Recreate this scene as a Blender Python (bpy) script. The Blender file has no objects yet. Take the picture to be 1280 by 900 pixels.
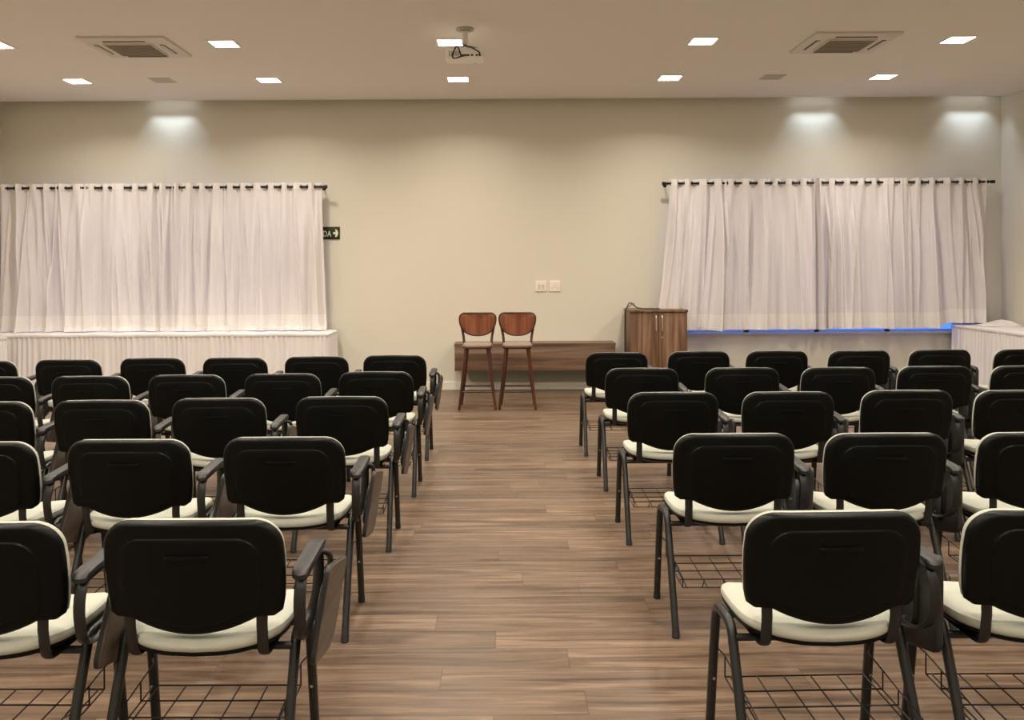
import bpy, bmesh, math, random
from mathutils import Vector, Matrix
random.seed(7)
PI = math.pi
S = bpy.context.scene
C = S.collection
HC = 1.47      # eye height
YW = 10.375    # back wall plane
XL, XR = -5.96, 6.03
YB = -3.2
ZC = 3.468
YC = YW-.15     # edge of the lowered ceiling, an open cove behind it
ZT = 3.80

# ------------------------------------------------------------------ materials
MATS = {}
def mat(name, col, rough=.6, metal=0.0, spec=.5, emis=None, es=0.0, coat=0.0):
    m = bpy.data.materials.new(name); m.use_nodes = True
    b = m.node_tree.nodes['Principled BSDF']
    b.inputs['Base Color'].default_value = (*col, 1)
    b.inputs['Roughness'].default_value = rough
    b.inputs['Metallic'].default_value = metal
    b.inputs['Specular IOR Level'].default_value = spec
    b.inputs['Coat Weight'].default_value = coat
    if emis:
        b.inputs['Emission Color'].default_value = (*emis, 1)
        b.inputs['Emission Strength'].default_value = es
    MATS[name] = m
    return m

def N(nt, t, **kw):
    n = nt.nodes.new(t)
    for k, v in kw.items():
        setattr(n, k, v)
    return n

def mix_rgb(nt, fac, a, b):
    n = N(nt, 'ShaderNodeMix', data_type='RGBA')
    for sock, v in ((n.inputs[0], fac), (n.inputs[6], a), (n.inputs[7], b)):
        if isinstance(v, bpy.types.NodeSocket): nt.links.new(v, sock)
        elif isinstance(v, tuple): sock.default_value = (*v, 1)
        else: sock.default_value = v
    return n.outputs[2]

def mth(nt, op, a, b=None, c=None):
    n = N(nt, 'ShaderNodeMath', operation=op)
    for i, v in enumerate((a, b, c)):
        if v is None: continue
        if isinstance(v, bpy.types.NodeSocket): nt.links.new(v, n.inputs[i])
        else: n.inputs[i].default_value = v
    return n.outputs[0]

def wobble(name, col, col2, scale=3, rough=.8, bump=0.0, bscale=200, spec=.3, detail=4):
    """two close tones blended by noise, with an optional fine bump"""
    m = mat(name, col, rough, spec=spec); nt = m.node_tree; b = nt.nodes['Principled BSDF']
    tc = N(nt, 'ShaderNodeTexCoord')
    no = N(nt, 'ShaderNodeTexNoise'); no.inputs['Scale'].default_value = scale; no.inputs['Detail'].default_value = detail
    nt.links.new(tc.outputs['Object'], no.inputs['Vector'])
    nt.links.new(mix_rgb(nt, no.outputs['Fac'], col, col2), b.inputs['Base Color'])
    if bump:
        n2 = N(nt, 'ShaderNodeTexNoise'); n2.inputs['Scale'].default_value = bscale
        nt.links.new(tc.outputs['Object'], n2.inputs['Vector'])
        bp = N(nt, 'ShaderNodeBump'); bp.inputs['Strength'].default_value = bump; bp.inputs['Distance'].default_value = .002
        nt.links.new(n2.outputs['Fac'], bp.inputs['Height']); nt.links.new(bp.outputs['Normal'], b.inputs['Normal'])
    return m

def wood(name, dark, mid, light, axis, rough=.45, scale=1.0, spec=.4):
    """streaky grain running along the axis"""
    m = mat(name, mid, rough, spec=spec); nt = m.node_tree; b = nt.nodes['Principled BSDF']
    tc = N(nt, 'ShaderNodeTexCoord'); mp = N(nt, 'ShaderNodeMapping')
    sc = [22*scale]*3; sc[axis] = 1.1*scale
    mp.inputs['Scale'].default_value = sc
    nt.links.new(tc.outputs['Object'], mp.inputs['Vector'])
    a = N(nt, 'ShaderNodeTexNoise'); a.inputs['Scale'].default_value = 1; a.inputs['Detail'].default_value = 6; a.inputs['Distortion'].default_value = .6
    nt.links.new(mp.outputs['Vector'], a.inputs['Vector'])
    r = N(nt, 'ShaderNodeValToRGB'); e = r.color_ramp.elements
    e[0].position = .33; e[0].color = (*dark, 1); e[1].position = .68; e[1].color = (*light, 1)
    k = r.color_ramp.elements.new(.5); k.color = (*mid, 1)
    nt.links.new(a.outputs['Fac'], r.inputs['Fac']); nt.links.new(r.outputs['Color'], b.inputs['Base Color'])
    return m

mat('shell_plastic', (.0022, .0026, .0022), .38, spec=.16)
mat('frame_paint', (.011, .012, .011), .36, spec=.5)
mat('wire_paint', (.008, .007, .007), .45)
mat('rubber', (.012, .012, .012), .7)
mat('arm_plastic', (.012, .012, .0115), .45)
mat('tablet_underside', (.010, .0075, .006), .5)
wobble('upholstery', (.49, .50, .42), (.44, .45, .38), 30, .75, .25, 900)
mat('screw_metal', (.6, .6, .6), .25, 1)
wood('tablet_laminate', (.07, .052, .038), (.105, .08, .06), (.14, .105, .08), 1, .5)
wood('stool_wood', (.035, .012, .007), (.065, .021, .011), (.10, .033, .017), 2, .35)
wood('stool_back_wood', (.16, .048, .022), (.23, .075, .035), (.30, .11, .05), 2, .38, .8)
wobble('stool_pad', (.30, .235, .18), (.27, .21, .16), 12, .5)
wood('cabinet_wood', (.085, .042, .022), (.17, .09, .05), (.29, .175, .11), 2, .45, .75)
wood('bench_wood', (.085, .05, .03), (.16, .095, .06), (.24, .155, .10), 0, .45, .8)
wobble('wall_paint', (.69, .655, .555), (.71, .675, .575), .8, .85, .08, 60)
wobble('ceiling_paint', (.78, .735, .685), (.80, .755, .705), .6, .9)
mat('ceiling_trim_paint', (.86, .80, .74), .7)
mat('baseboard_paint', (.83, .79, .68), .45)
mat('black_metal', (.008, .008, .008), .35, .3)
mat('white_plastic', (.78, .74, .68), .4)
mat('grey_plastic', (.40, .38, .34), .5)
mat('cassette_plastic', (.62, .57, .50), .45)
mat('cassette_grille', (.26, .22, .16), .6)
mat('slot_dark', (.05, .03, .02), .7)
mat('cable_black', (.012, .011, .01), .5)
mat('cable_grey', (.16, .15, .13), .5)
mat('brushed_steel', (.75, .70, .62), .3, 1)
mat('sign_black', (.012, .012, .004), .5)
mat('sign_ink', (.70, .76, .50), .6)
mat('socket_plate_plastic', (.86, .78, .68), .4)
mat('socket_insert_plastic', (.68, .58, .50), .45)
mat('lens_glass', (.02, .02, .03), .08)
mat('window_frame_paint', (.75, .75, .75), .4)
mat('sill_stone', (.62, .60, .57), .35)
mat('light_trim', (.85, .82, .76), .5)
mat('light_diffuser', (1, 1, 1), .6, emis=(1.0, .90, .78), es=22)
mat('spot_led', (1, 1, 1), .6, emis=(.85, .93, 1.0), es=4)
wobble('projector_white', (.90, .88, .83), (.88, .86, .80), 20, .4)

def cloth_mat(name, col, trans, see=0.0):
    m = bpy.data.materials.new(name); m.use_nodes = True; nt = m.node_tree
    nt.nodes.clear()
    out = N(nt, 'ShaderNodeOutputMaterial')
    tc = N(nt, 'ShaderNodeTexCoord'); mp = N(nt, 'ShaderNodeMapping'); mp.inputs['Scale'].default_value = (60, 60, 6)
    no = N(nt, 'ShaderNodeTexNoise'); no.inputs['Scale'].default_value = 3
    nt.links.new(tc.outputs['Object'], mp.inputs['Vector']); nt.links.new(mp.outputs['Vector'], no.inputs['Vector'])
    c = mix_rgb(nt, no.outputs['Fac'], col, tuple(v*.93 for v in col))
    d = N(nt, 'ShaderNodeBsdfDiffuse'); t = N(nt, 'ShaderNodeBsdfTranslucent'); p = N(nt, 'ShaderNodeBsdfTransparent')
    nt.links.new(c, d.inputs['Color']); nt.links.new(c, t.inputs['Color'])
    m1 = N(nt, 'ShaderNodeMixShader'); m1.inputs[0].default_value = trans
    nt.links.new(d.outputs[0], m1.inputs[1]); nt.links.new(t.outputs[0], m1.inputs[2])
    m2 = N(nt, 'ShaderNodeMixShader'); m2.inputs[0].default_value = see
    nt.links.new(m1.outputs[0], m2.inputs[1]); nt.links.new(p.outputs[0], m2.inputs[2])
    nt.links.new(m2.outputs[0], out.inputs['Surface'])
    MATS[name] = m
cloth_mat('sheer_fabric', (.80, .76, .755), .05, 0)
cloth_mat('hem_fabric', (.87, .84, .83), .05)
cloth_mat('table_fabric', (.85, .81, .80), .06)

m = bpy.data.materials.new('window_glass'); m.use_nodes = True; nt = m.node_tree; b = nt.nodes['Principled BSDF']
b.inputs['Base Color'].default_value = (.85, .92, 1, 1); b.inputs['Transmission Weight'].default_value = 1; b.inputs['Roughness'].default_value = .02
b.inputs['IOR'].default_value = 1.05
MATS['window_glass'] = m

# floor: laminate planks running across the room
m = mat('floor_laminate', (.2, .12, .07), .36, spec=.45); nt = m.node_tree; b = nt.nodes['Principled BSDF']
tc = N(nt, 'ShaderNodeTexCoord'); sx = N(nt, 'ShaderNodeSeparateXYZ'); nt.links.new(tc.outputs['Object'], sx.inputs[0])
PW, PL = .166, 1.30
yy = mth(nt, 'DIVIDE', sx.outputs['Y'], PW); row = mth(nt, 'FLOOR', yy)
wn = N(nt, 'ShaderNodeTexWhiteNoise', noise_dimensions='1D'); nt.links.new(row, wn.inputs['W'])
xx = mth(nt, 'ADD', mth(nt, 'DIVIDE', sx.outputs['X'], PL), mth(nt, 'MULTIPLY', wn.outputs['Value'], 7.0)); col = mth(nt, 'FLOOR', xx)
cid = N(nt, 'ShaderNodeCombineXYZ'); nt.links.new(col, cid.inputs[0]); nt.links.new(row, cid.inputs[1])
w2 = N(nt, 'ShaderNodeTexWhiteNoise', noise_dimensions='3D'); nt.links.new(cid.outputs[0], w2.inputs['Vector'])
gv = N(nt, 'ShaderNodeCombineXYZ')
nt.links.new(mth(nt, 'ADD', mth(nt, 'MULTIPLY', sx.outputs['X'], 1.5), mth(nt, 'MULTIPLY', w2.outputs['Value'], 37.0)), gv.inputs[0])
nt.links.new(mth(nt, 'MULTIPLY', sx.outputs['Y'], 26.0), gv.inputs[1]); nt.links.new(mth(nt, 'MULTIPLY', w2.outputs['Value'], 11.0), gv.inputs[2])
g1 = N(nt, 'ShaderNodeTexNoise'); g1.inputs['Scale'].default_value = 1; g1.inputs['Detail'].default_value = 7; g1.inputs['Roughness'].default_value = .62; g1.inputs['Distortion'].default_value = .8
nt.links.new(gv.outputs[0], g1.inputs['Vector'])
r = N(nt, 'ShaderNodeValToRGB'); e = r.color_ramp.elements
e[0].position = .30; e[0].color = (.06, .038, .025, 1); e[1].position = .70; e[1].color = (.27, .19, .128, 1)
k = e.new(.5); k.color = (.15, .098, .064, 1)
nt.links.new(g1.outputs['Fac'], r.inputs['Fac'])
vt = N(nt, 'ShaderNodeMapRange'); vt.inputs[3].default_value = .80; vt.inputs[4].default_value = 1.16; nt.links.new(w2.outputs['Value'], vt.inputs[0])
hs = N(nt, 'ShaderNodeHueSaturation'); nt.links.new(vt.outputs[0], hs.inputs['Value']); nt.links.new(r.outputs['Color'], hs.inputs['Color'])
fy = mth(nt, 'FRACT', yy); fx = mth(nt, 'FRACT', xx)
ey = mth(nt, 'LESS_THAN', mth(nt, 'MINIMUM', fy, mth(nt, 'SUBTRACT', 1.0, fy)), .010)
ex = mth(nt, 'LESS_THAN', mth(nt, 'MINIMUM', fx, mth(nt, 'SUBTRACT', 1.0, fx)), .0013)
edge = mth(nt, 'MULTIPLY', mth(nt, 'MAXIMUM', ey, ex), .55)
nt.links.new(mix_rgb(nt, edge, hs.outputs['Color'], (.05, .028, .018)), b.inputs['Base Color'])
rr = N(nt, 'ShaderNodeMapRange'); rr.inputs[3].default_value = .30; rr.inputs[4].default_value = .46; nt.links.new(g1.outputs['Fac'], rr.inputs[0]); nt.links.new(rr.outputs[0], b.inputs['Roughness'])

# ------------------------------------------------------------------ mesh helpers
def obj(name, bm, m, parent=None, smooth=True, kind=None, label=None, angle=40):
    me = bpy.data.meshes.new(name)
    bmesh.ops.recalc_face_normals(bm, faces=bm.faces)
    if smooth:
        for f in bm.faces: f.smooth = True
        for e in bm.edges:
            if len(e.link_faces) == 2 and e.calc_face_angle(0) > math.radians(angle): e.smooth = False
    bm.to_mesh(me); bm.free()
    for q in (m if isinstance(m, (list, tuple)) else [m]): me.materials.append(MATS[q])
    o = bpy.data.objects.new(name, me); C.objects.link(o)
    if parent: o.parent = parent
    if kind: o['kind'] = kind
    if label: o['label'] = label
    return o

def tag(o, label, cat, group=None, kind=None):
    o['label'] = label; o['category'] = cat
    if group: o['group'] = group
    if kind: o['kind'] = kind
    return o

def thing(name, label, cat, loc=(0, 0, 0), rz=0, group=None):
    o = bpy.data.objects.new(name, None); C.objects.link(o); o.empty_display_size = .1
    o.location = loc; o.rotation_euler = (0, 0, rz)
    return tag(o, label, cat, group)

def box(bm, x0, x1, y0, y1, z0, z1, bev=0.0, seg=2, mi=0):
    r = bmesh.ops.create_cube(bm, size=1)
    for v in r['verts']:
        v.co = Vector(((x0+x1)/2+v.co.x*(x1-x0), (y0+y1)/2+v.co.y*(y1-y0), (z0+z1)/2+v.co.z*(z1-z0)))
    fs = {f for v in r['verts'] for f in v.link_faces}
    for f in fs: f.material_index = mi
    if bev:
        es = list({e for f in fs for e in f.edges})
        bmesh.ops.bevel(bm, geom=es, offset=bev, segments=seg, affect='EDGES', profile=.5)
    return bm

def smooth_path(pts, n=6):
    """Catmull-Rom through the points"""
    P = [Vector(p) for p in pts]; out = []
    for i in range(len(P)-1):
        p0 = P[max(i-1, 0)]; p1 = P[i]; p2 = P[i+1]; p3 = P[min(i+2, len(P)-1)]
        for k in range(n):
            t = k/n
            out.append(.5*((2*p1)+(-p0+p2)*t+(2*p0-5*p1+4*p2-p3)*t*t+(-p0+3*p1-3*p2+p3)*t**3))
    out.append(P[-1]); return out

def tube(bm, pts, rx, ry=None, seg=10, closed=False, side=Vector((1, 0, 0)), taper=None):
    """sweep an ellipse: rx along the side vector, ry across it"""
    ry = ry or rx; P = [Vector(p) for p in pts]; n = len(P); rings = []
    for i, p in enumerate(P):
        if closed: t = P[(i+1) % n]-P[i-1]
        else: t = P[min(i+1, n-1)]-P[max(i-1, 0)]
        t.normalize()
        a = side-t*side.dot(t)
        if a.length < .2:
            q = Vector((0, 0, 1)) if abs(t.z) < .8 else Vector((0, 1, 0)); a = q-t*q.dot(t)
        a.normalize(); b_ = t.cross(a)
        f = 1 if taper is None else taper[0]+(taper[1]-taper[0])*i/(n-1)
        rings.append([bm.verts.new(p+a*math.cos(2*PI*k/seg)*rx*f+b_*math.sin(2*PI*k/seg)*ry*f) for k in range(seg)])
    m_ = n if closed else n-1
    for i in range(m_):
        A, B = rings[i], rings[(i+1) % n]
        for k in range(seg): bm.faces.new((A[k], A[(k+1) % seg], B[(k+1) % seg], B[k]))
    if not closed:
        bm.faces.new(rings[0][::-1]); bm.faces.new(rings[-1])
    return bm

def rings_mesh(bm, outline, rings, place, centre=(0, 0), cap0=True, cap1=True):
    """outline: 2D points; rings: (scale, depth); place(u, v, d) -> 3D"""
    R = []
    for s, d in rings:
        R.append([bm.verts.new(place(centre[0]+(u-centre[0])*s, centre[1]+(v-centre[1])*s, d)) for u, v in outline])
    n = len(outline)
    for A, B in zip(R, R[1:]):
        for k in range(n): bm.faces.new((A[k], A[(k+1) % n], B[(k+1) % n], B[k]))
    for flag, ring, (s, d) in ((cap0, R[0], rings[0]), (cap1, R[-1], rings[-1])):
        if flag:
            c = bm.verts.new(place(centre[0], centre[1], d))
            for k in range(n): bm.faces.new((ring[k], ring[(k+1) % n], c))
    return bm

def rrect(w, h, r, seg=6, cx=0, cy=0):
    """rounded rectangle outline, r: one radius or four (tr, tl, bl, br)"""
    r = (r,)*4 if not isinstance(r, (tuple, list)) else r
    out = []
    for i, (sx_, sy_, a0) in enumerate(((1, 1, 0), (-1, 1, 90), (-1, -1, 180), (1, -1, 270))):
        for k in range(seg+1):
            a = math.radians(a0+90*k/seg)
            out.append((cx+sx_*(w/2-r[i])+r[i]*math.cos(a), cy+sy_*(h/2-r[i])+r[i]*math.sin(a)))
    return out

def densify(pts, step):
    out = []
    n = len(pts)
    for i in range(n):
        a, b_ = pts[i], pts[(i+1) % n]; L = math.hypot(b_[0]-a[0], b_[1]-a[1]); k = max(1, int(round(L/step)))
        for j in range(k): out.append((a[0]+(b_[0]-a[0])*j/k, a[1]+(b_[1]-a[1])*j/k))
    return out

def cyl(bm, p0, p1, r, seg=16):
    return tube(bm, [p0, p1], r, seg=seg)

def copy_tree(o, parent=None):
    c = o.copy(); C.objects.link(c); c.parent = parent
    for ch in KIDS.get(o, list(o.children)): copy_tree(ch, c)
    return c
KIDS = {}

# ------------------------------------------------------------------ setting
def struct(name, bm, m, parent=None, smooth=False):
    return obj(name, bm, m, parent, smooth, 'structure' if parent is None else None)

struct('floor', box(bmesh.new(), XL-.15, XR+.15, YB-.15, YW+.2, -.1, 0), 'floor_laminate')
bm = bmesh.new(); box(bm, XL-.15, XR+.15, YB-.15, YC, ZC, ZC+.06); box(bm, XL-.15, XR+.15, YB-.15, YW+.2, ZT, ZT+.1)
struct('ceiling', bm, 'ceiling_paint')
struct('wall_left', box(bmesh.new(), XL-.15, XL, YB, YW, 0, ZT), 'wall_paint')
struct('wall_right', box(bmesh.new(), XR, XR+.15, YB, YW, 0, ZT), 'wall_paint')
struct('wall_front', box(bmesh.new(), XL-.15, XR+.15, YB-.15, YB, 0, ZT), 'wall_paint')
WIN = [(-5.62, -2.38, .80, 2.28), (2.14, 5.56, .662, 2.28)]
bm = bmesh.new()
xs = [XL-.15, WIN[0][0], WIN[0][1], WIN[1][0], WIN[1][1], XR+.15]
for i in (0, 2, 4): box(bm, xs[i], xs[i+1], YW, YW+.2, 0, ZT)
for x0, x1, z0, z1 in WIN:
    box(bm, x0, x1, YW, YW+.2, 0, z0); box(bm, x0, x1, YW, YW+.2, z1, ZT)
struct('wall_back', bm, 'wall_paint')
for i, (x0, x1, z0, z1) in enumerate(WIN):
    w = bpy.data.objects.new('window_%d' % (i+1), None); C.objects.link(w); w['kind'] = 'structure'
    w.location = ((x0+x1)/2, YW+.13, z0)
    cx = (x0+x1)/2; W = x1-x0; H = z1-z0
    bm = bmesh.new()
    for a, b_, c_, d_ in ((-W/2, W/2, 0, .028), (-W/2, W/2, H-.05, H), (-W/2, -W/2+.05, 0, H), (W/2-.05, W/2, 0, H),
                          (-W/4-.03, -W/4+.03, 0, H), (-.03, .03, 0, H), (W/4-.03, W/4+.03, 0, H)):
        box(bm, a, b_, -.02, .03, c_, d_)
    obj('window_frame', bm, 'window_frame_paint', w, False)
    obj('window_pane', box(bmesh.new(), -W/2+.03, W/2-.03, .003, .009, .02, H-.03), 'window_glass', w, False)
    obj('window_sill', box(bmesh.new(), -W/2-.03, W/2+.03, -.155, -.021, -.022, .004, .004), 'sill_stone', w, False)
bm = bmesh.new()
rr_ = box(bm, XL, XR, YW-.016, YW, 0, .096, .004)
struct('baseboard_back', bm, 'baseboard_paint')
struct('baseboard_left', box(bmesh.new(), XL, XL+.016, YB, YW-.016, 0, .096, .004), 'baseboard_paint')
struct('baseboard_right', box(bmesh.new(), XR-.016, XR, YB, YW-.016, 0, .096, .004), 'baseboard_paint')
struct('trim_1', box(bmesh.new(), XL+.004, XR-.004, YC-.03, YC+.002, ZC-.008, ZC+.075, .002), 'ceiling_trim_paint')

# ------------------------------------------------------------------ ceiling lights
def make_light():
    t = thing('ceiling_light', '', 'ceiling light')
    bm = bmesh.new()
    for a in ((-.135, .135, -.135, -.113), (-.135, .135, .113, .135), (-.135, -.113, -.113, .113), (.113, .135, -.113, .113)):
        box(bm, *a, -.007, 0)
    obj('light_frame', bm, 'light_trim', t, False)
    obj('diffuser', box(bmesh.new(), -.113, .113, -.113, .113, -.006, 0), 'light_diffuser', t, False)
    A = bpy.data.lights.new('lamp', 'AREA'); A.shape = 'SQUARE'; A.size = .2; A.energy = 21; A.color = (1.0, .905, .775); A.spread = math.radians(146)
    a = bpy.data.objects.new('lamp', A); C.objects.link(a); a.parent = t; a.location = (0, 0, -.009)
    return t
lt0 = make_light(); KIDS[lt0] = list(lt0.children)
cols = [(-4.46, 'leftmost'), (-2.43, 'second from left'), (-.425, 'middle one'), (1.82, 'second from right'), (4.08, 'rightmost')]
first = True
for ry, rname in ((9.17, 'the row nearest the back wall'), (7.68, 'the second row from the back wall'), (6.18, None), (4.7, None), (3.2, None), (1.7, None), (.2, None), (-1.4, None)):
    for cx, cn in cols:
        t = lt0 if first else copy_tree(lt0); first = False; t.scale = (.93, .93, 1)
        t.location = (cx, ry, ZC)
        if rname:
            tag(t, 'square lit recessed ceiling light, %s of %s' % (cn, rname), 'ceiling light', 'square recessed ceiling lights in view')
        else:
            tag(t, 'square recessed ceiling light over the chairs, above the edge of the view', 'ceiling light', 'square ceiling lights above the view')

# cool wall washers inside the cove along the back wall
def make_spot(x, y, label):
    t = thing('wall_washer_light', label, 'wall light', (x, y, ZC+.03), 0, 'wall washers in the ceiling cove')
    bm = bmesh.new(); box(bm, -.30, .30, -.02, .02, .012, .05, .004); box(bm, -.02, .02, -.06, .0, .035, .05)
    obj('housing', bm, 'light_trim', t)
    bm = bmesh.new(); box(bm, -.28, .28, -.014, .014, .008, .0125); obj('lens', bm, 'spot_led', t, False)
    for dx in [-.22+.04*k_ for k_ in range(12)]:
        L = bpy.data.lights.new('spot_lamp', 'SPOT'); L.energy = 2.1; L.color = (.70, .84, 1.0); L.spot_size = math.radians(70); L.spot_blend = .35; L.shadow_soft_size = .015
        o = bpy.data.objects.new('spot_lamp', L); C.objects.link(o); o.parent = t; o.location = (dx, 0, 0)
    return t
make_spot(-3.9, YW-.125, 'wall washer in the cove above the left curtains')
make_spot(3.78, YW-.125, 'wall washer in the cove above the right curtains')
make_spot(5.62, YW-.125, 'wall washer in the cove at the right corner')

# flush square panels
for x, y, lb in ((-3.55, 9.15, 'unlit small square ceiling panel between the two left rear lights'), (2.905, 9.15, 'unlit small square ceiling panel between the two right rear lights')):
    t = thing('ceiling_panel', lb, 'ceiling panel', (x, y, ZC), 0, 'small unlit ceiling panels')
    bm = bmesh.new(); box(bm, -.115, .115, -.115, .115, -.008, 0, .003); obj('panel_frame', bm, 'cassette_plastic', t)
    bm = bmesh.new(); box(bm, -.095, .095, -.095, .095, -.011, -.0075); obj('panel_grille', bm, 'grey_plastic', t)

# cassette air conditioners
def make_ac():
    t = thing('ceiling_air_conditioner', '', 'air conditioner')
    bm = bmesh.new(); o_ = rrect(.76, .70, .02, 3)
    rings_mesh(bm, o_, [(1, 0), (1, -.012), (.985, -.018), (.80, -.026)], lambda u, v, d: Vector((u, v, d)))
    obj('panel', bm, 'cassette_plastic', t, angle=15)
    bm = bmesh.new(); box(bm, -.215, .215, -.20, .20, -.036, -.02, .006)
    obj('grille_frame', bm, 'cassette_plastic', t)
    bm = bmesh.new(); box(bm, -.20, .20, -.185, .185, -.037, -.03)
    for k in range(9): box(bm, -.20, .20, -.18+k*.0435, -.165+k*.0435, -.042, -.036)
    g = obj('intake_grille', bm, 'cassette_grille', t, False)
    for dx, dy, w, h in ((0, -.262, .36, .034), (0, .262, .36, .034), (-.29, 0, .034, .32), (.29, 0, .034, .32)):
        bm = bmesh.new(); box(bm, dx-w/2, dx+w/2, dy-h/2, dy+h/2, -.030, -.018); s_ = obj('air_outlet', bm, 'slot_dark', t, False)
        bm = bmesh.new()
        if w > h: box(bm, dx-w/2, dx+w/2, dy-.006, dy+.012, -.034, -.029)
        else: box(bm, dx-.006, dx+.012, dy-h/2, dy+h/2, -.034, -.029)
        obj('louver', bm, 'cassette_plastic', s_, False)
    return t
ac0 = make_ac()
ac0.location = (-3.245, 7.77, ZC); tag(ac0, 'square cassette air conditioner in the left part of the ceiling', 'air conditioner', 'ceiling cassette air conditioners')
ac1 = copy_tree(ac0); ac1.location = (3.10, 7.75, ZC); tag(ac1, 'square cassette air conditioner in the right part of the ceiling', 'air conditioner', 'ceiling cassette air conditioners')

# projector hanging from the ceiling
t = thing('projector', 'white projector with dark cables hanging from a short ceiling pole', 'projector', (-.275, 7.25, 3.235))
bm = bmesh.new(); rings_mesh(bm, rrect(.32, .21, .03, 5), [(.93, -.036), (1, -.028), (1, .036), (.95, .046)], lambda u, v, d: Vector((u, v, d))); obj('body', bm, 'projector_white', t)
bm = bmesh.new(); cyl(bm, (.08, .10, 0), (.08, .13, 0), .032, 20); obj('lens', bm, 'lens_glass', t)
bm = bmesh.new()
for k in range(6): box(bm, -.13+k*.018, -.12+k*.018, -.1085, -.102, -.02, .02)
obj('vent', bm, 'grey_plastic', t, False)
bm = bmesh.new()
for k, x in enumerate((.0, .03, .06, .10, .125)): box(bm, x-.009, x+.009, -.1085, -.102, -.02, -.006)
obj('connector_panel', bm, 'slot_dark', t, False)
bm = bmesh.new(); cyl(bm, (0, 0, ZC-3.235), (0, 0, ZC-3.25), .075, 28); cyl(bm, (0, 0, .222), (0, 0, .208), .045, 24); obj('ceiling_plate', bm, 'grey_plastic', t)
bm = bmesh.new(); cyl(bm, (0, 0, .235), (0, 0, .105), .026, 16); obj('pole', bm, 'white_plastic', t)
bm = bmesh.new(); cyl(bm, (0, 0, .11), (0, 0, .075), .018)
for sx_, sy_ in ((1, 1), (-1, 1), (1, -1), (-1, -1)): tube(bm, [(0, 0, .085), (sx_*.06, sy_*.05, .07), (sx_*.115, sy_*.085, .045)], .006)
obj('bracket', bm, 'grey_plastic', t)
for pts in ([(-.02, -.03, .10), (-.005, -.10, .07), (.06, -.118, .045), (.12, -.13, .005), (.12, -.107, -.012)],
            [(-.06, -.10, .062), (-.075, -.125, .045), (-.10, -.135, -.02), (-.085, -.13, -.045), (-.03, -.13, -.03), (.0, -.107, -.012)],
            [(-.06, -.10, .062), (-.045, -.13, .03), (-.035, -.135, -.01), (-.01, -.13, -.02), (.03, -.107, -.012)]):
    bm = bmesh.new(); tube(bm, smooth_path(pts), .0055, seg=8); obj('cable', bm, 'cable_black', t)

# ------------------------------------------------------------------ curtains
def drape(x0, x1, xb0, xb1, zt, zb, seed, ncyc, yc):
    """returns f(u, v) -> position; u across 0..1, v down 0..1"""
    R = random.Random(seed)
    ph = [R.uniform(0, 6.28) for _ in range(8)]
    fr = [R.uniform(1.6, 2.6), R.uniform(3.4, 4.6), R.uniform(6, 7.5), R.uniform(9, 12), R.uniform(16, 20)]
    lean = [R.uniform(-.6, .6) for _ in range(5)]
    ridges = [(R.uniform(.02, .98), R.uniform(.004, .013), R.uniform(.03, .075), R.uniform(-.04, .04), R.choice((.2, .6, .1))) for _ in range(21)]
    def f(u, v):
        warp = .012*math.sin(2*PI*3.1*u+ph[5])+.008*math.sin(2*PI*7.3*u+ph[6])
        top = math.sin(2*PI*ncyc*(u+warp*.5))
        low = 0
        for i, (q, a) in enumerate(zip(fr, (.25, .45, .5, .45, .28))):
            s_ = math.sin(2*PI*q*(u+.05*lean[i]*v)+ph[i]+lean[i]*v*2)
            low += a*(abs(s_)**.65)*(1 if s_ > 0 else -1)
        k = min(1, v*2.2); k = k*k*(3-2*k)
        amp = .030*(1-k*.55)
        y = yc-amp*top*(1-.45*k)-.040*low*k
        for (c_, w_, a_, l_, v0_) in ridges:
            q = (u-c_-l_*v)/(w_*(1+.9*v)); g = math.exp(-q*q)
            y -= a_*g*(v0_+(1-v0_)*k)
        xa = x0+(xb0-x0)*v**1.5; xb = x1+(xb1-x1)*v**1.5
        x = xa+(xb-xa)*(u+(.006*math.sin(2*PI*fr[2]*u+ph[2]))*v)
        return Vector((x, y, zt+(zb-zt)*v))
    return f

def sheet(f, nu, nv, v0=0, v1=1, dy=0, zcut=0):
    bm = bmesh.new(); G = []
    for j in range(nv+1):
        v = v0+(v1-v0)*j/nv
        G.append([bm.verts.new(f(i/nu, v)+Vector((0, dy, 0))) for i in range(nu+1)])
    for j in range(nv):
        for i in range(nu): bm.faces.new((G[j][i], G[j][i+1], G[j+1][i+1], G[j+1][i]))
    return bm

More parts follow.
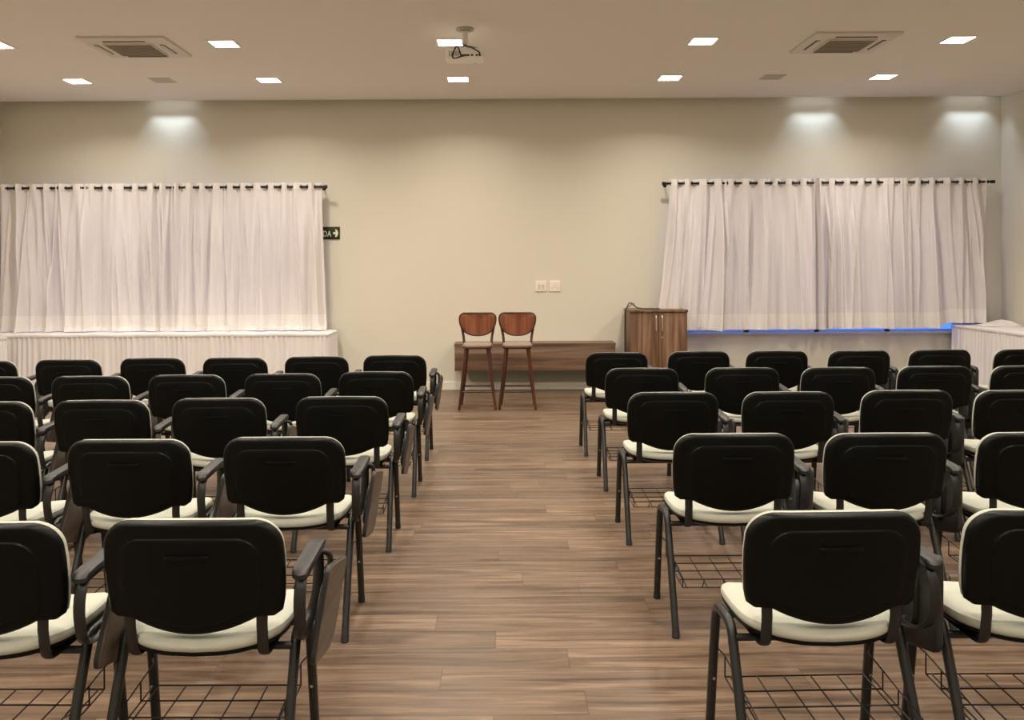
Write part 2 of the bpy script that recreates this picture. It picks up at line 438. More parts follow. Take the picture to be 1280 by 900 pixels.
ROD_Y = YW-.19
def curtain(label, x0, x1, xb0, xb1, zr, zb, seed, puddle=None, lift=None):
    cx = (x0+x1)/2
    ncyc = round((x1-x0)/.165)
    f0 = drape(x0-cx, x1-cx, xb0-cx, xb1-cx, .048, zb-zr, seed, ncyc, 0)
    yy0 = ROD_Y
    def f(u, v):
        p = f0(u, v); p.y = min(p.y, YW-.04-yy0)
        if lift and p.x+cx > lift[0]: q = min(1, (p.x+cx-lift[0])/.08); p.z += lift[1]*q*v**4
        if puddle and v > .97: p.y -= (v-.97)/.03*.045*(.6+.4*math.sin(u*40+seed))
        return p
    t = thing('curtain', label, 'curtain', (cx, yy0, zr), 0, 'white sheer curtains')
    H = .048-(zb-zr)
    obj('fabric', sheet(f, 420, 46), 'sheer_fabric', t, angle=180)
    obj('hem', sheet(f, 420, 6, 1-.185/H, .9995, -.0025), 'hem_fabric', t, angle=180)
    obj('header_band', sheet(f, 420, 4, .0, .075/H, -.0025), 'hem_fabric', t, angle=180)
    em = None
    vr = .048/H
    for k in range(2*ncyc):
        u = (k+.0)/(2*ncyc)+.0
        if k == 0: u = .004
        p = f(min(u, 1), vr)
        if em is None:
            bm = bmesh.new(); tube(bm, [(0, .021*math.cos(a*PI/8), .021*math.sin(a*PI/8)) for a in range(16)], .0045, closed=True, seg=6, side=Vector((1, 0, 0)))
            e0 = obj('eyelet', bm, 'black_metal', t); em = e0
        else:
            e0 = em.copy(); C.objects.link(e0); e0.parent = t
        e0.location = (p.x, 0, 0); e0.rotation_euler = (0, 0, (1 if k % 2 else -1)*.5)
    return t

def rod(label, x0, x1, z, brs):
    t = thing('curtain_rod', label, 'curtain rod', ((x0+x1)/2, ROD_Y, z), 0, 'black curtain rods')
    h = (x1-x0)/2
    bm = bmesh.new(); cyl(bm, (-h, 0, 0), (h, 0, 0), .0125, 12); obj('rod', bm, 'black_metal', t)
    for s_ in (-1, 1):
        bm = bmesh.new(); tube(bm, [(s_*h, 0, 0), (s_*(h+.01), 0, 0), (s_*(h+.012), 0, 0), (s_*(h+.035), 0, 0), (s_*(h+.04), 0, 0)], .02, seg=14); obj('finial', bm, 'black_metal', t)
    for bx in brs:
        bm = bmesh.new(); cyl(bm, (bx, -.005, -.004), (bx, YW-ROD_Y, -.004), .008, 8); cyl(bm, (bx, YW-ROD_Y-.006, -.004), (bx, YW-ROD_Y, -.004), .025, 14)
        tube(bm, [(bx, .017*math.cos(a*PI/6), .017*math.sin(a*PI/6)) for a in range(12)], .004, closed=True, seg=6); obj('bracket', bm, 'black_metal', t)
rod('black rod holding the left pair of white curtains', -5.93, -2.06, 2.43, (-1.90, -.05, 1.90))
rod('black rod holding the right pair of white curtains', 1.965, 5.80, 2.445, (-1.89, .04, 1.88))
curtain('white sheer curtain at the far left, its hem resting on the skirted table', -5.87, -3.985, -5.90, -3.90, 2.43, .742, 3, True)
curtain('white sheer curtain ending beside the small exit sign', -4.0, -2.09, -4.0, -2.045, 2.43, .742, 11, True)
curtain('white sheer curtain hanging behind and right of the wooden cabinet', 2.02, 3.885, 1.86, 3.92, 2.445, .718, 5)
curtain('white sheer curtain at the far right, reaching the corner table', 3.88, 5.74, 3.86, 5.79, 2.445, .727, 8, None, (5.22, .058))

# ------------------------------------------------------------------ skirted tables
def folding_table(label, x0, x1, y0, y1, z):
    t = thing('folding_table', label, 'table', ((x0+x1)/2, (y0+y1)/2, 0), 0, 'tables hidden under white cloths')
    w, d = (x1-x0)/2-.03, (y1-y0)/2-.03
    obj('tabletop', box(bmesh.new(), -w, w, -d, d, z-.045, z-.012, .004), 'grey_plastic', t)
    for sx_ in (-1, 1):
        for sy_ in (-1, 1):
            bm = bmesh.new(); tube(bm, [(sx_*(w-.12), sy_*(d-.06), 0), (sx_*(w-.12), sy_*(d-.06), z-.045)], .014); obj('leg', bm, 'frame_paint', t)
    return t

def skirt_path(pts, step=.006):
    out = []
    for (a, b_) in zip(pts, pts[1:]):
        L = math.hypot(b_[0]-a[0], b_[1]-a[1]); n = max(2, int(L/step))
        nx, ny = (b_[1]-a[1])/L, -(b_[0]-a[0])/L
        for k in range(n): out.append((a[0]+(b_[0]-a[0])*k/n, a[1]+(b_[1]-a[1])*k/n, nx, ny))
    out.append((*pts[-1], nx, ny)); return out

def tablecloth(label, x0, x1, y0, y1, z, path, seed, name='tablecloth'):
    """top sheet with thickness, soft edge, and a gathered skirt along the path (outward normal on the right)"""
    R = random.Random(seed)
    cx, cy = (x0+x1)/2, (y0+y1)/2
    t = thing(name, label, 'tablecloth', (cx, cy, 0), 0, 'white skirted tablecloths')
    bm = bmesh.new()
    o_ = densify(rrect(x1-x0, y1-y0, .025, 4), .05)
    def pl(u, v, d):
        return Vector((u, v, z+d+.004*math.sin(u*9+seed)*math.sin(v*13)+.0015*math.sin(u*37)))
    rings_mesh(bm, o_, [(.985, -.034), (1.0, -.026), (1.0, -.008), (.992, 0), (.9, .001), (.5, .0)], pl)
    obj('top_cloth', bm, 'table_fabric', t, angle=60)
    P = skirt_path(path); ph = [R.uniform(0, 6) for _ in range(6)]
    bm = bmesh.new(); G = []; L = 0; NV = 16
    for j in range(NV+1):
        v = j/NV; row_ = []
        L = 0
        for i, (x, y, nx, ny) in enumerate(P):
            if i: L += math.hypot(x-P[i-1][0], y-P[i-1][1])
            s_ = math.sin(2*PI*L/.058+ph[0]+2.2*math.sin(L*6.3+ph[1])+1.1*math.sin(L*17+ph[5]))*(.65+.35*math.sin(L*11+ph[3]))
            s2 = math.sin(2*PI*L/.12+ph[2]+1.3*math.sin(L*3.1+ph[3])+v*.8)
            s3 = math.sin(2*PI*L/.31+ph[4])
            a = .010*s_*(1-.4*v)+v*(.014*s2+.012*s3+.018)
            row_.append(bm.verts.new((x+nx*(a+.002)-cx, y+ny*(a+.002)-cy, z-.022-(z-.03)*v)))
        G.append(row_)
    for j in range(NV):
        for i in range(len(P)-1): bm.faces.new((G[j][i], G[j][i+1], G[j+1][i+1], G[j+1][i]))
    obj('skirt', bm, 'table_fabric', t, angle=180, label='gathered white skirt hanging to the floor')
    return t
TZ = .735
folding_table('long table under the white cloth below the left curtains', -5.88, -1.97, 9.74, 10.17, TZ)
tablecloth('long white skirted cloth on the table below the left curtains', -5.93, -1.93, 9.71, 10.30, TZ, [(-5.93, 9.72), (-1.95, 9.72), (-1.94, 9.74), (-1.94, 10.30)], 1)
folding_table('table under the white cloth along the left wall', -5.90, -5.44, 7.6, 9.46, TZ)
tablecloth('white skirted cloth over the table corner at the left edge', -5.93, -5.41, 7.56, 9.50, TZ, [(-5.93, 7.57), (-5.42, 7.57), (-5.42, 9.49), (-5.93, 9.49)], 2)
folding_table('table under the white cloth along the right wall', 5.41, 5.97, 7.3, 10.20, TZ+.025)
tablecloth('white skirted cloth on the table along the right wall', 5.36, 6.00, 7.26, 10.235, TZ+.025, [(5.37, 10.235), (5.37, 7.27), (6.00, 7.27)], 3)
# rumpled cloth lying at the far end of the right table
bm = bmesh.new()
rings_mesh(bm, densify(rrect(.44, .30, .1, 5), .03), [(1, 0), (.97, .012), (.8, .022), (.55, .045), (.3, .052)], lambda u, v, d: Vector((u+.01*math.sin(v*40), v+.012*math.sin(u*31), d*(1+.35*math.sin(u*17+v*9)))))
o = obj('folded_cloth', bm, 'table_fabric', angle=180); o.location = (5.76, 9.97, TZ+.026); tag(o, 'small heap of white cloth at the far end of the right table', 'cloth')

# ------------------------------------------------------------------ exit sign
t = thing('exit_sign', 'small black exit sign with pale lettering and arrow beside left curtain', 'sign', (-2.065, YW, 1.89))
obj('sign_board', box(bmesh.new(), -.155, .155, -.012, 0, -.075, .075, .002), 'sign_black', t)
def text_mesh(body, size):
    c = bpy.data.curves.new('t', 'FONT'); c.body = body; c.size = size; c.align_x = 'CENTER'; c.align_y = 'CENTER'; c.extrude = .0008; c.offset = .0015
    o_ = bpy.data.objects.new('t', c); C.objects.link(o_)
    dg = bpy.context.evaluated_depsgraph_get(); me = bpy.data.meshes.new_from_object(o_.evaluated_get(dg))
    bpy.data.objects.remove(o_); bpy.data.curves.remove(c)
    return me
me = text_mesh('SAÍDA', .098); me.materials.clear(); me.materials.append(MATS['sign_ink'])
o = bpy.data.objects.new('lettering', me); C.objects.link(o); o.parent = t; o.rotation_euler = (PI/2, 0, 0); o.location = (-.045, -.013, -.012); o.scale = (.72, 1, 1)
bm = bmesh.new()
ar = [(0, -.014), (.03, -.014), (.022, -.045), (.036, -.047), (.052, -.03), (.060, 0), (.052, .03), (.036, .047), (.022, .045), (.03, .014), (0, .014)]
vs = [[bm.verts.new((.078+x, d, z-.002)) for x, z in ar] for d in (-.0145, -.012)]
bm.faces.new(vs[0]); bm.faces.new(vs[1][::-1])
for k in range(len(ar)): bm.faces.new((vs[0][k], vs[0][(k+1) % len(ar)], vs[1][(k+1) % len(ar)], vs[1][k]))
obj('arrow', bm, 'sign_ink', t, False)

# ------------------------------------------------------------------ sockets
for i, (x, lb) in enumerate(((.50, 'left one of two square wall sockets above the low wooden bench'), (.665, 'right one of two square wall sockets above the low wooden bench'))):
    t = thing('wall_socket', lb, 'socket', (x, YW, 1.238), 0, 'wall sockets above the bench')
    bm = bmesh.new(); rings_mesh(bm, rrect(.135, .13, .012, 4), [(1, 0), (1, .006), (.94, .011), (.5, .0115)], lambda u, v, d: Vector((u, -d, v))); obj('plate', bm, 'socket_plate_plastic', t)
    if i == 0:
        for dx in (-.022, .024):
            bm = bmesh.new(); rings_mesh(bm, rrect(.034, .06, .01, 3, dx, -.008), [(1, .011), (.95, .016), (.6, .013)], lambda u, v, d: Vector((u, -d, v)), (dx, -.008)); obj('outlet', bm, 'socket_insert_plastic', t)
    else:
        bm = bmesh.new(); hexo = [(math.cos(a*PI/3)*.024, math.sin(a*PI/3)*.02+.008) for a in range(6)]
        rings_mesh(bm, hexo, [(1, .011), (.95, .015), (.8, .009)], lambda u, v, d: Vector((u, -d, v)), (0, .008)); obj('outlet', bm, 'socket_insert_plastic', t)
        for dx in (-.035, .035):
            bm = bmesh.new(); box(bm, dx-.008, dx+.008, -.015, -.010, -.030, -.012, .002); obj('switch_rocker', bm, 'socket_insert_plastic', t)

# ------------------------------------------------------------------ low wall-hung bench
BX0, BX1, BY, BZ0, BZ1 = -.525, 1.35, 10.06, .262, .578
t = thing('wall_bench', 'low wooden wall-hung console behind the two bar stools', 'console', ((BX0+BX1)/2, (BY+YW)/2, BZ0))
w = (BX1-BX0)/2; d = (YW-BY)/2
obj('front_panel', box(bmesh.new(), -w, w, -d, -d+.02, 0, BZ1-BZ0-.027, .003), 'bench_wood', t)
bm = bmesh.new()
rings_mesh(bm, densify(rrect(2*w+.01, 2*d+.006, (.004, .004, .012, .012), 4), .2), [(1, 0), (1, .026), (.997, .029)], lambda u, v, d_: Vector((u, v, BZ1-BZ0-.027+d_)))
obj('top_panel', bm, 'bench_wood', t)
obj('bottom_panel', box(bmesh.new(), -w, w, -d+.02, d, 0, .02), 'bench_wood', t)
mat('grey_green', (.33, .34, .28), .6)
bm = bmesh.new(); q_ = [(-.79, 0), (1.0, 0), (1.0, -.162), (-.72, -.162), (-.76, -.13)]  # grey-green strip filling the gap between console and baseboard
vs = [[bm.verts.new((x+.0, d+dy, z)) for x, z in [(a-.02, b_) for a, b_ in q_]] for dy in (-.05, -.004)]
bm.faces.new(vs[0]); bm.faces.new(vs[1][::-1])
for k in range(5): bm.faces.new((vs[0][k], vs[0][(k+1) % 5], vs[1][(k+1) % 5], vs[1][k]))
obj('under_console_strip', bm, 'grey_green', t, False, label='recessed grey-green strip below the wooden console')
for s_ in (-1, 1): obj('side_panel', box(bmesh.new(), s_*w-(.02 if s_ > 0 else 0), s_*w+(.02 if s_ < 0 else 0), -d+.02, d, .02, BZ1-BZ0-.027), 'bench_wood', t)

# ------------------------------------------------------------------ cabinet
CX0, CX1, CY0, CY1, CZ = 1.495, 2.145, 9.86, 10.34, .972
t = thing('wooden_cabinet', 'two-door wooden cabinet between the console and the right curtains', 'cabinet', ((CX0+CX1)/2, CY0, 0))
w = (CX1-CX0)/2; D = CY1-CY0
bm = bmesh.new(); box(bm, -w, w, .022, D, .05, CZ-.028); box(bm, -w+.02, w-.02, .05, D-.02, 0, .05); obj('carcass', bm, 'cabinet_wood', t, False)
obj('top_panel', box(bmesh.new(), -w-.008, w+.008, -.012, D, CZ-.028, CZ, .003), 'cabinet_wood', t)
for s_ in (-1, 1):
    a, b_ = (-w+.002, -.002) if s_ < 0 else (.002, w-.002)
    dr = obj('door', box(bmesh.new(), a, b_, 0, .02, .055, CZ-.034, .002), 'cabinet_wood', t)
    bm = bmesh.new(); hx = s_*.034; tube(bm, smooth_path([(hx, 0, CZ-.245), (hx, -.028, CZ-.235), (hx, -.03, CZ-.15), (hx, -.028, CZ-.075), (hx, 0, CZ-.065)], 4), .0075, .005); obj('handle', bm, 'brushed_steel', dr)
    if s_ > 0:
        bm = bmesh.new(); cyl(bm, (.034, 0, CZ-.315), (.034, -.006, CZ-.315), .013, 14); obj('lock', bm, 'brushed_steel', dr)
# cables running over the cabinet top and down its left side
bm = bmesh.new(); tube(bm, smooth_path([(1.86, 10.0, CZ+.006), (1.75, 9.98, CZ+.007), (1.62, 10.0, CZ+.012), (1.545, 10.02, CZ+.055), (1.515, 10.03, CZ+.075), (1.485, 10.03, CZ+.03), (1.462, 10.04, CZ-.06), (1.458, 10.05, .6), (1.462, 10.06, .3), (1.455, 10.08, .02), (1.44, 10.2, .012)]), .006, seg=8)
o = obj('power_cable', bm, 'cable_black'); tag(o, 'dark cable over the cabinet top and hanging down its left side', 'cable')
bm = bmesh.new(); tube(bm, smooth_path([(1.66, 10.12, CZ+.008), (1.60, 10.10, CZ+.02), (1.56, 10.10, CZ+.07), (1.53, 10.09, CZ+.04), (1.50, 10.10, CZ+.018), (1.478, 10.11, CZ-.03), (1.476, 10.12, .7), (1.484, 10.13, .3), (1.47, 10.15, .02), (1.44, 10.26, .012)]), .006, seg=8)
o = obj('power_cable', bm, 'cable_grey'); tag(o, 'grey looped cable between the dark cable and the cabinet side', 'cable')

# ------------------------------------------------------------------ bar stools (facing the chairs)
def make_stool():
    t = thing('bar_stool', '', 'bar stool')
    SZ = .655
    feet = [(-.188, -.17), (.188, -.17), (-.178, .17), (.178, .17)]
    for fx, fy_ in feet:
        sx_ = 1 if fx > 0 else -1; sy_ = 1 if fy_ > 0 else -1
        bm = bmesh.new(); tube(bm, [(fx, fy_, 0), (fx*.82, fy_*.86, SZ*.4), (sx_*.112, sy_*.125, SZ-.012)], .018, seg=12, taper=(.75, 1.2)); obj('leg', bm, 'stool_wood', t)
    def at(fx, fy_, z):
        k = z/SZ; sx_ = 1 if fx > 0 else -1; sy_ = 1 if fy_ > 0 else -1
        if k < .4: q = k/.4; return Vector((fx*(1-.18*q), fy_*(1-.14*q), z))
        q = (k-.4)/.6; return Vector((fx*.82+(sx_*.112-fx*.82)*q, fy_*.86+(sy_*.125-fy_*.86)*q, z))
    for a, b_, z in ((0, 1, .185), (2, 3, .205), (0, 2, .23), (1, 3, .23)):
        bm = bmesh.new(); tube(bm, [at(*feet[a], z), at(*feet[b_], z)], .0095); obj('rung', bm, 'stool_wood', t)
    bm = bmesh.new(); rings_mesh(bm, densify(rrect(.315, .34, .07, 6), .03), [(.9, -.022), (1, -.012), (1, .0), (.97, .008)], lambda u, v, d: Vector((u, v-.01, SZ+d-.006))); obj('seat_frame', bm, 'stool_wood', t)
    bm = bmesh.new(); rings_mesh(bm, densify(rrect(.30, .325, .07, 6), .03), [(1, 0), (1.0, .008), (.95, .019), (.6, .021)], lambda u, v, d: Vector((u, v-.01, SZ+d+.0))); obj('seat_pad', bm, 'stool_pad', t)
    for s_ in (-1, 1):
        bm = bmesh.new(); tube(bm, smooth_path([(s_*.143, .13, SZ-.02), (s_*.152, .158, SZ+.08), (s_*.172, .165, SZ+.19), (s_*.180, .172, SZ+.26)], 5), .0135, .011, seg=10); obj('back_post', bm, 'stool_wood', t)
    # backrest: wide rounded top, semicircular bottom, curved around the sitter
    o_ = []
    for k in range(13): a = PI/2*k/12; o_.append((.139+.052*math.cos(a), .262+.052*math.sin(a)))
    for k in range(13): a = PI/2+PI/2*k/12; o_.append((-.139+.052*math.cos(a), .262+.052*math.sin(a)))
    for k in range(1, 26):
        a = PI+PI*k/26; o_.append((.191*math.copysign(abs(math.cos(a))**.85, math.cos(a)), .262+.185*math.sin(a)*abs(math.sin(a))**-.12))
    bm = bmesh.new()
    rings_mesh(bm, o_, [(.3, .0), (.7, .0), (.97, 0), (1, .004), (1, .010), (.97, .014), (.7, .014), (.3, .014)], lambda u, v, d: Vector((u, .168-d+.0-1.1*u*u+.04*(v-.2), SZ+v+.012)), (0, .22))
    bk = obj('backrest', bm, 'stool_back_wood', t)
    bm = bmesh.new(); tube(bm, [Vector((u*1.005, .161-1.1*u*u+.04*(v-.2), SZ+v+.012)) for u, v in [(a*1.0, .22+(b_-.22)*1.0) for a, b_ in o_]], .0095, .0095, seg=8, closed=True, side=Vector((0, 1, 0)))
    obj('backrest_edge', bm, 'stool_wood', bk)
    return t
st = make_stool(); KIDS[st] = list(st.children)
st2 = copy_tree(st)
st.location = (-.232, 9.05, 0); tag(st, 'left one of two brown wooden bar stools before the console', 'bar stool', 'wooden bar stools')
st2.location = (.186, 9.05, 0); st2.rotation_euler = (0, 0, -.03); tag(st2, 'right one of two brown wooden bar stools before the console', 'bar stool', 'wooden bar stools')

# ------------------------------------------------------------------ training chairs
def make_chair():
    t = thing('training_chair', '', 'chair')
    # legs: each side is an arch of oval tube split at its crown
    for s_ in (-1, 1):
        xf, xt = s_*.247, s_*.243
        rear = [(xf, 0, .004)]+[(xf+(xt-xf)*k/4, .162*k/4, .004+.375*k/4) for k in range(1, 4)]+smooth_path([(xt, .168, .385), (xt, .184, .418), (xt, .210, .434), (xt, .256, .436)], 5)
        front = [(xf, .41, .004)]+[(xf+(xt-xf)*k/4, .41-.055*k/4, .004+.375*k/4) for k in range(1, 4)]+smooth_path([(xt, .350, .385), (xt, .336, .418), (xt, .308, .434), (xt, .256, .436)], 5)
        for P in (rear, front):
            bm = bmesh.new(); tube(bm, P, .0145, .0155, seg=12); lg = obj('leg', bm, 'frame_paint', t)
            bm = bmesh.new(); q = Vector(P[0]); d_ = (Vector(P[1])-q).normalized(); tube(bm, [(q.x, q.y, 0), q+d_*.022], .0155, .0168, seg=12); obj('foot_cap', bm, 'rubber', lg)
            if P is front:
                bm = bmesh.new(); q = Vector(P[2]); cyl(bm, q+Vector((-s_*0, -.012, 0)), q+Vector((0, -.019, 0)), .005, 8); obj('screw', bm, 'screw_metal', lg)
    for y, z in ((.172, .402), (.335, .402)):
        bm = bmesh.new(); tube(bm, [(-.243, y, z), (.243, y, z)], .011, .011); obj('cross_bar', bm, 'frame_paint', t)
    # seat: cushion and the black pan below it
    so = []
    for k in range(72):
        a = 2*PI*k/72; c_, s2 = math.cos(a), math.sin(a)
        n = 4.2
        x = .225*math.copysign(abs(c_)**(2/n), c_); y = .205*math.copysign(abs(s2)**(2/n), s2)
        if y < 0: x *= 1-.10*(-y/.205)**2
        
        if y < 0: y -= .028*(1-(x/.208)**2)
        so.append((x, y))
    def sp(u, v, d):
        dish = .016*(u/.2)**2-.004*math.cos(v*9)
        if v > .12: dish -= (v-.12)**2*2.2
        if v < -.12: dish += (-v-.12)*.05
        return Vector((u, .262+v*.94, .430+d*.85+dish))
    bm = bmesh.new(); rings_mesh(bm, so, [(.90, -.008), (.97, -.004), (1.0, .008), (1.005, .018), (.99, .030), (.95, .038), (.85, .042), (.6, .044), (.3, .044)], sp); obj('seat_cushion', bm, 'upholstery', t)
    bm = bmesh.new(); rings_mesh(bm, so, [(.6, -.021), (.9, -.020), (.985, -.012), (1.0, -.002), (.97, .002), (.9, 0)], sp); obj('seat_pan', bm, 'shell_plastic', t)
    # backrest
    bo = []
    zt, zs, zb = .150, -.124, -.150       # relative to .65
    rt = .080
    for k in range(11): a = PI/2*k/10; bo.append((.242-rt+rt*math.cos(a), zt-rt+rt*math.sin(a)))
    for k in range(9): f_ = k/8; 
    top = [(.158-.316*k/10, zt+.004*math.sin(PI*k/10)) for k in range(1, 10)]
    bo += top
    for k in range(11): a = PI/2+PI/2*k/10; bo.append((-.242+rt+rt*math.cos(a), zt-rt+rt*math.sin(a)))
    bo += [(-.244, .04), (-.244, 0), (-.2425, -.04), (-.239, -.085), (-.233, -.113), (-.217, zs), (-.19, zs+.001), (-.172, zs)]
    for k in range(1, 16):
        x = -.172+.344*k/16; bo.append((x, zs-.044*(1-(x/.172)**2)))
    bo += [(.172, zs), (.19, zs+.001), (.217, zs), (.233, -.113), (.239, -.085), (.2425, -.04), (.244, 0), (.244, .04)]
    tilt = math.radians(9)
    def bp(u, v, d):                       # d>0 rearwards
        y = -d+.55*u*u-.0; z = v
        yy_ = y*math.cos(tilt)-(z-.15)*math.sin(tilt)
        zz_ = z*math.cos(tilt)+y*math.sin(tilt)*.3
        return Vector((u, yy_+.012, .651+zz_))
    ctr = (0, -.045)
    bm = bmesh.new()
    rings_mesh(bm, bo, [(.9, -.016), (.975, -.016), (.995, -.011), (1.0, -.003), (.998, .004), (.991, .0105), (.978, .0155), (.96, .0185), (.93, .0200), (.86, .0205), (.785, .0205), (.778, .0215), (.768, .0255), (.755, .0265), (.70, .0265), (.4, .0265)], bp, ctr)
    bs = obj('backrest_shell', bm, 'shell_plastic', t, angle=28)
    bm = bmesh.new()
    hp = rrect(.122, .013, .006, 4, 0, .058)
    rings_mesh(bm, hp, [(1, .024), (1, .029), (.85, .0345), (.4, .036)], bp, (0, .058)); obj('grip_ridge', bm, 'shell_plastic', bs)
    bm = bmesh.new()
    rings_mesh(bm, bo, [(.93, -.012), (.97, -.013), (.984, -.018), (.985, -.026), (.972, -.036), (.93, -.042), (.8, -.045), (.4, -.046)], bp, (0, 0)); obj('back_cushion', bm, 'upholstery', t)
    for s_ in (-1, 1):
        bm = bmesh.new()
        P = [bp(s_*.180, -.05, .004), bp(s_*.180, -.10, .002), (s_*.179, .068, .50)]+smooth_path([(s_*.179, .073, .47), (s_*.178, .080, .44), (s_*.177, .092, .418), (s_*.176, .115, .409), (s_*.175, .19, .407), (s_*.175, .30, .407)], 4)
        tube(bm, P, .0155, .0045, seg=8); obj('back_bracket', bm, 'frame_paint', t)
    # arm on the right with the folded writing tablet
    AX = .285
    bm = bmesh.new(); o_ = rrect(.047, .255, .022, 5)
    rings_mesh(bm, densify(o_, .03), [(.85, -.014), (1, -.009), (1, .003), (.93, .009), (.6, .011)], lambda u, v, d: Vector((AX+u, .175+v, .655+d+.06*v-.5*max(0, -v-.08)**1.5*1.2)))
    obj('armrest', bm, 'arm_plastic', t)
    bm = bmesh.new()
    P = smooth_path([(AX, .19, .642), (AX, .10, .640), (AX, .066, .615), (AX, .052, .56), (AX, .062, .50), (AX-.010, .10, .455), (AX-.020, .16, .432), (AX-.024, .22, .432), (AX-.016, .262, .455), (AX-.003, .285, .51), (AX, .29, .58), (AX, .282, .640)], 5)
    tube(bm, P, .0165, .005, seg=8); obj('arm_support', bm, 'frame_paint', t)
    bm = bmesh.new(); tube(bm, smooth_path([(AX, .26, .635), (AX+.018, .275, .635), (AX+.034, .285, .62), (AX+.036, .285, .58), (AX+.030, .28, .52)], 5), .009); obj('tablet_hinge', bm, 'frame_paint', t)
    # tablet board, hanging beside the arm
    ang = math.radians(-13); lean = math.radians(8)
    def tp(u, v, d):
        y = u*math.cos(ang)-v*math.sin(ang); z = u*math.sin(ang)+v*math.cos(ang)
        return Vector((.324+d+(z)*math.tan(lean), .255+y, .478+z))
    bm = bmesh.new()
    rings_mesh(bm, densify(rrect(.305, .262, (.03, .022, .03, .09), 5), .04), [(.975, -.009), (1, -.006), (1, .006), (.975, .009)], tp)
    bm.normal_update()
    for f in bm.faces:
        if abs(f.normal.x) < .75: f.material_index = 1
        elif f.calc_center_median().x < .324+(f.calc_center_median().z-.478)*math.tan(lean): f.material_index = 2
    tb = obj('writing_tablet', bm, ['tablet_laminate', 'arm_plastic', 'tablet_underside'], t, angle=30)
    bm = bmesh.new(); rings_mesh(bm, rrect(.10, .17, .045, 6, .0, .0), [(1, -.010), (1, -.026), (.85, -.030)], tp); obj('hinge_plate', bm, 'arm_plastic', tb)
    for v in (-.055, 0, .05):
        bm = bmesh.new(); cyl(bm, tp(-.01, v, -.029), tp(-.01, v, -.034), .0055, 8); obj('screw', bm, 'screw_metal', tb)
    # wire book basket
    bm = bmesh.new(); r_ = .0024
    X, Y0, Y1, Zb, Zr = .222, .045, .325, .215, .262
    def wv(pts, cl=False): tube(bm, pts, r_, seg=5, closed=cl)
    for y in (Y0+.0, Y0+.093, Y0+.187, Y1): wv([(-X, y, Zb), (X, y, Zb)])
    for k in range(6): x = -.205+.082*k; wv([(x, Y1, Zb), (x, Y0-.055, Zb-.012)])
    wv([(-X, Y0-.055, Zb-.012), (X, Y0-.055, Zb-.012)])
    for s_ in (-1, 1):
        wv([(s_*X, Y1, Zr+.018), (s_*X, Y0-.055, Zr-.02)]); wv([(s_*X, Y1, Zb), (s_*X, Y0-.055, Zb-.012)])
        for y, dz in ((Y1, .018), (Y0+.187, .005), (Y0+.093, -.006), (Y0-.055, -.02)): wv([(s_*X, y, Zb-(.012 if y < Y0 else 0)), (s_*X, y, Zr+dz)])
        cxw = s_*.10
        wv([(cxw-.045, Y0-.055, Zb-.012), (cxw-.035, Y0-.06, Zb+.022), (cxw+.035, Y0-.06, Zb+.022), (cxw+.045, Y0-.055, Zb-.012)])
        wv([(s_*X, Y1, Zr+.018), (s_*.238, Y1+.03, Zr+.03), (s_*.238, Y1+.05, Zr+.03)])
        wv([(s_*X, Y0+.04, Zr-.008), (s_*.236, Y0+.06, Zr-.006)])
    obj('wire_basket', bm, 'wire_paint', t)
    return t

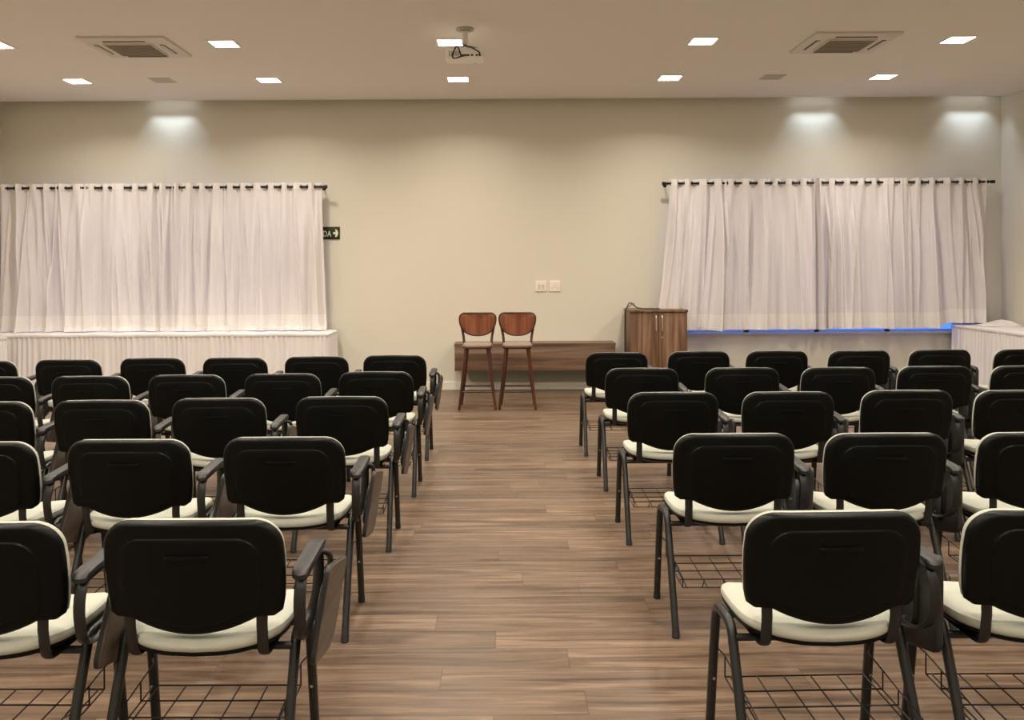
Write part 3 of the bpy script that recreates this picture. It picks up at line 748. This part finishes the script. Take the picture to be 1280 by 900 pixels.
ROWS = {
 'left': [[(-.828, 2.32), (-1.412, 2.301)],
          [(-.862, 3.437), (-1.468, 3.406), (-2.060, 3.375)],
          [(-.827, 4.511), (-1.46, 4.479), (-2.048, 4.432), (-2.632, 4.4)],
          [(-.801, 5.581), (-1.386, 5.502), (-1.985, 5.468), (-2.581, 5.433), (-3.176, 5.419)],
          [(-.806, 6.622), (-1.392, 6.564), (-1.995, 6.508), (-2.62, 6.514), (-3.215, 6.431), (-3.815, 6.378)]],
 'right': [[(.914, 2.362), (1.523, 2.366)],
           [(.939, 3.46), (1.545, 3.451), (2.160, 3.45)],
           [(.925, 4.603), (1.536, 4.595), (2.186, 4.629), (2.785, 4.607)],
           [(.939, 5.699), (1.60, 5.69), (2.231, 5.683), (2.885, 5.72), (3.50, 5.714)],
           [(.915, 6.743), (1.57, 6.802), (2.185, 6.8), (2.832, 6.796), (3.482, 6.824), (4.154, 6.819)]]}
rown = ['nearest', 'second', 'third', 'fourth', 'farthest']
posn = ['aisle seat', 'second seat from aisle', 'third seat from aisle', 'fourth seat from aisle', 'fifth seat from aisle', 'sixth seat from aisle']
ch0 = make_chair(); used = False
R = random.Random(4)
for side, rows in ROWS.items():
    for ri, rw in enumerate(rows):
        for ci, (x, y) in enumerate(rw):
            c = ch0 if not used else None
            if c is None: c = copy_tree(ch0)
            used = True
            c.location = (x, y-.05, 0); c.rotation_euler = (0, 0, .028 if (side, ri, ci) == ('right', 0, 0) else R.uniform(-.012, .012))
            tag(c, 'black-backed chair with cream seat, %s in the %s row, %s block' % (posn[ci], rown[ri], side), 'chair', 'training chairs with writing tablets')

# ------------------------------------------------------------------ world, camera, view
w = bpy.data.worlds.new('dusk'); S.world = w; w.use_nodes = True
bg = w.node_tree.nodes['Background']; bg.inputs['Color'].default_value = (.10, .26, 1.0, 1); bg.inputs['Strength'].default_value = 1.6

cam = bpy.data.cameras.new('camera'); co = bpy.data.objects.new('camera', cam); C.objects.link(co); S.camera = co
cam.sensor_width = 36; cam.lens = 36*1080/1280
cam.shift_x = .0125; cam.shift_y = -108.5/1280
cam.clip_start = .05
roll = math.radians(-.315)
M = Matrix.Rotation(math.radians(90-.4), 4, 'X') @ Matrix.Rotation(roll, 4, 'Z')
co.matrix_world = Matrix.Translation((0, 0, HC)) @ M

S.cycles.use_denoising = True
S.cycles.max_bounces = 10; S.cycles.diffuse_bounces = 6
S.cycles.sample_clamp_indirect = 6
vs_ = S.view_settings
vs_.view_transform = 'Standard'; vs_.look = 'None'; vs_.gamma = 1; vs_.use_curve_mapping = False
vs_.exposure = -0.1
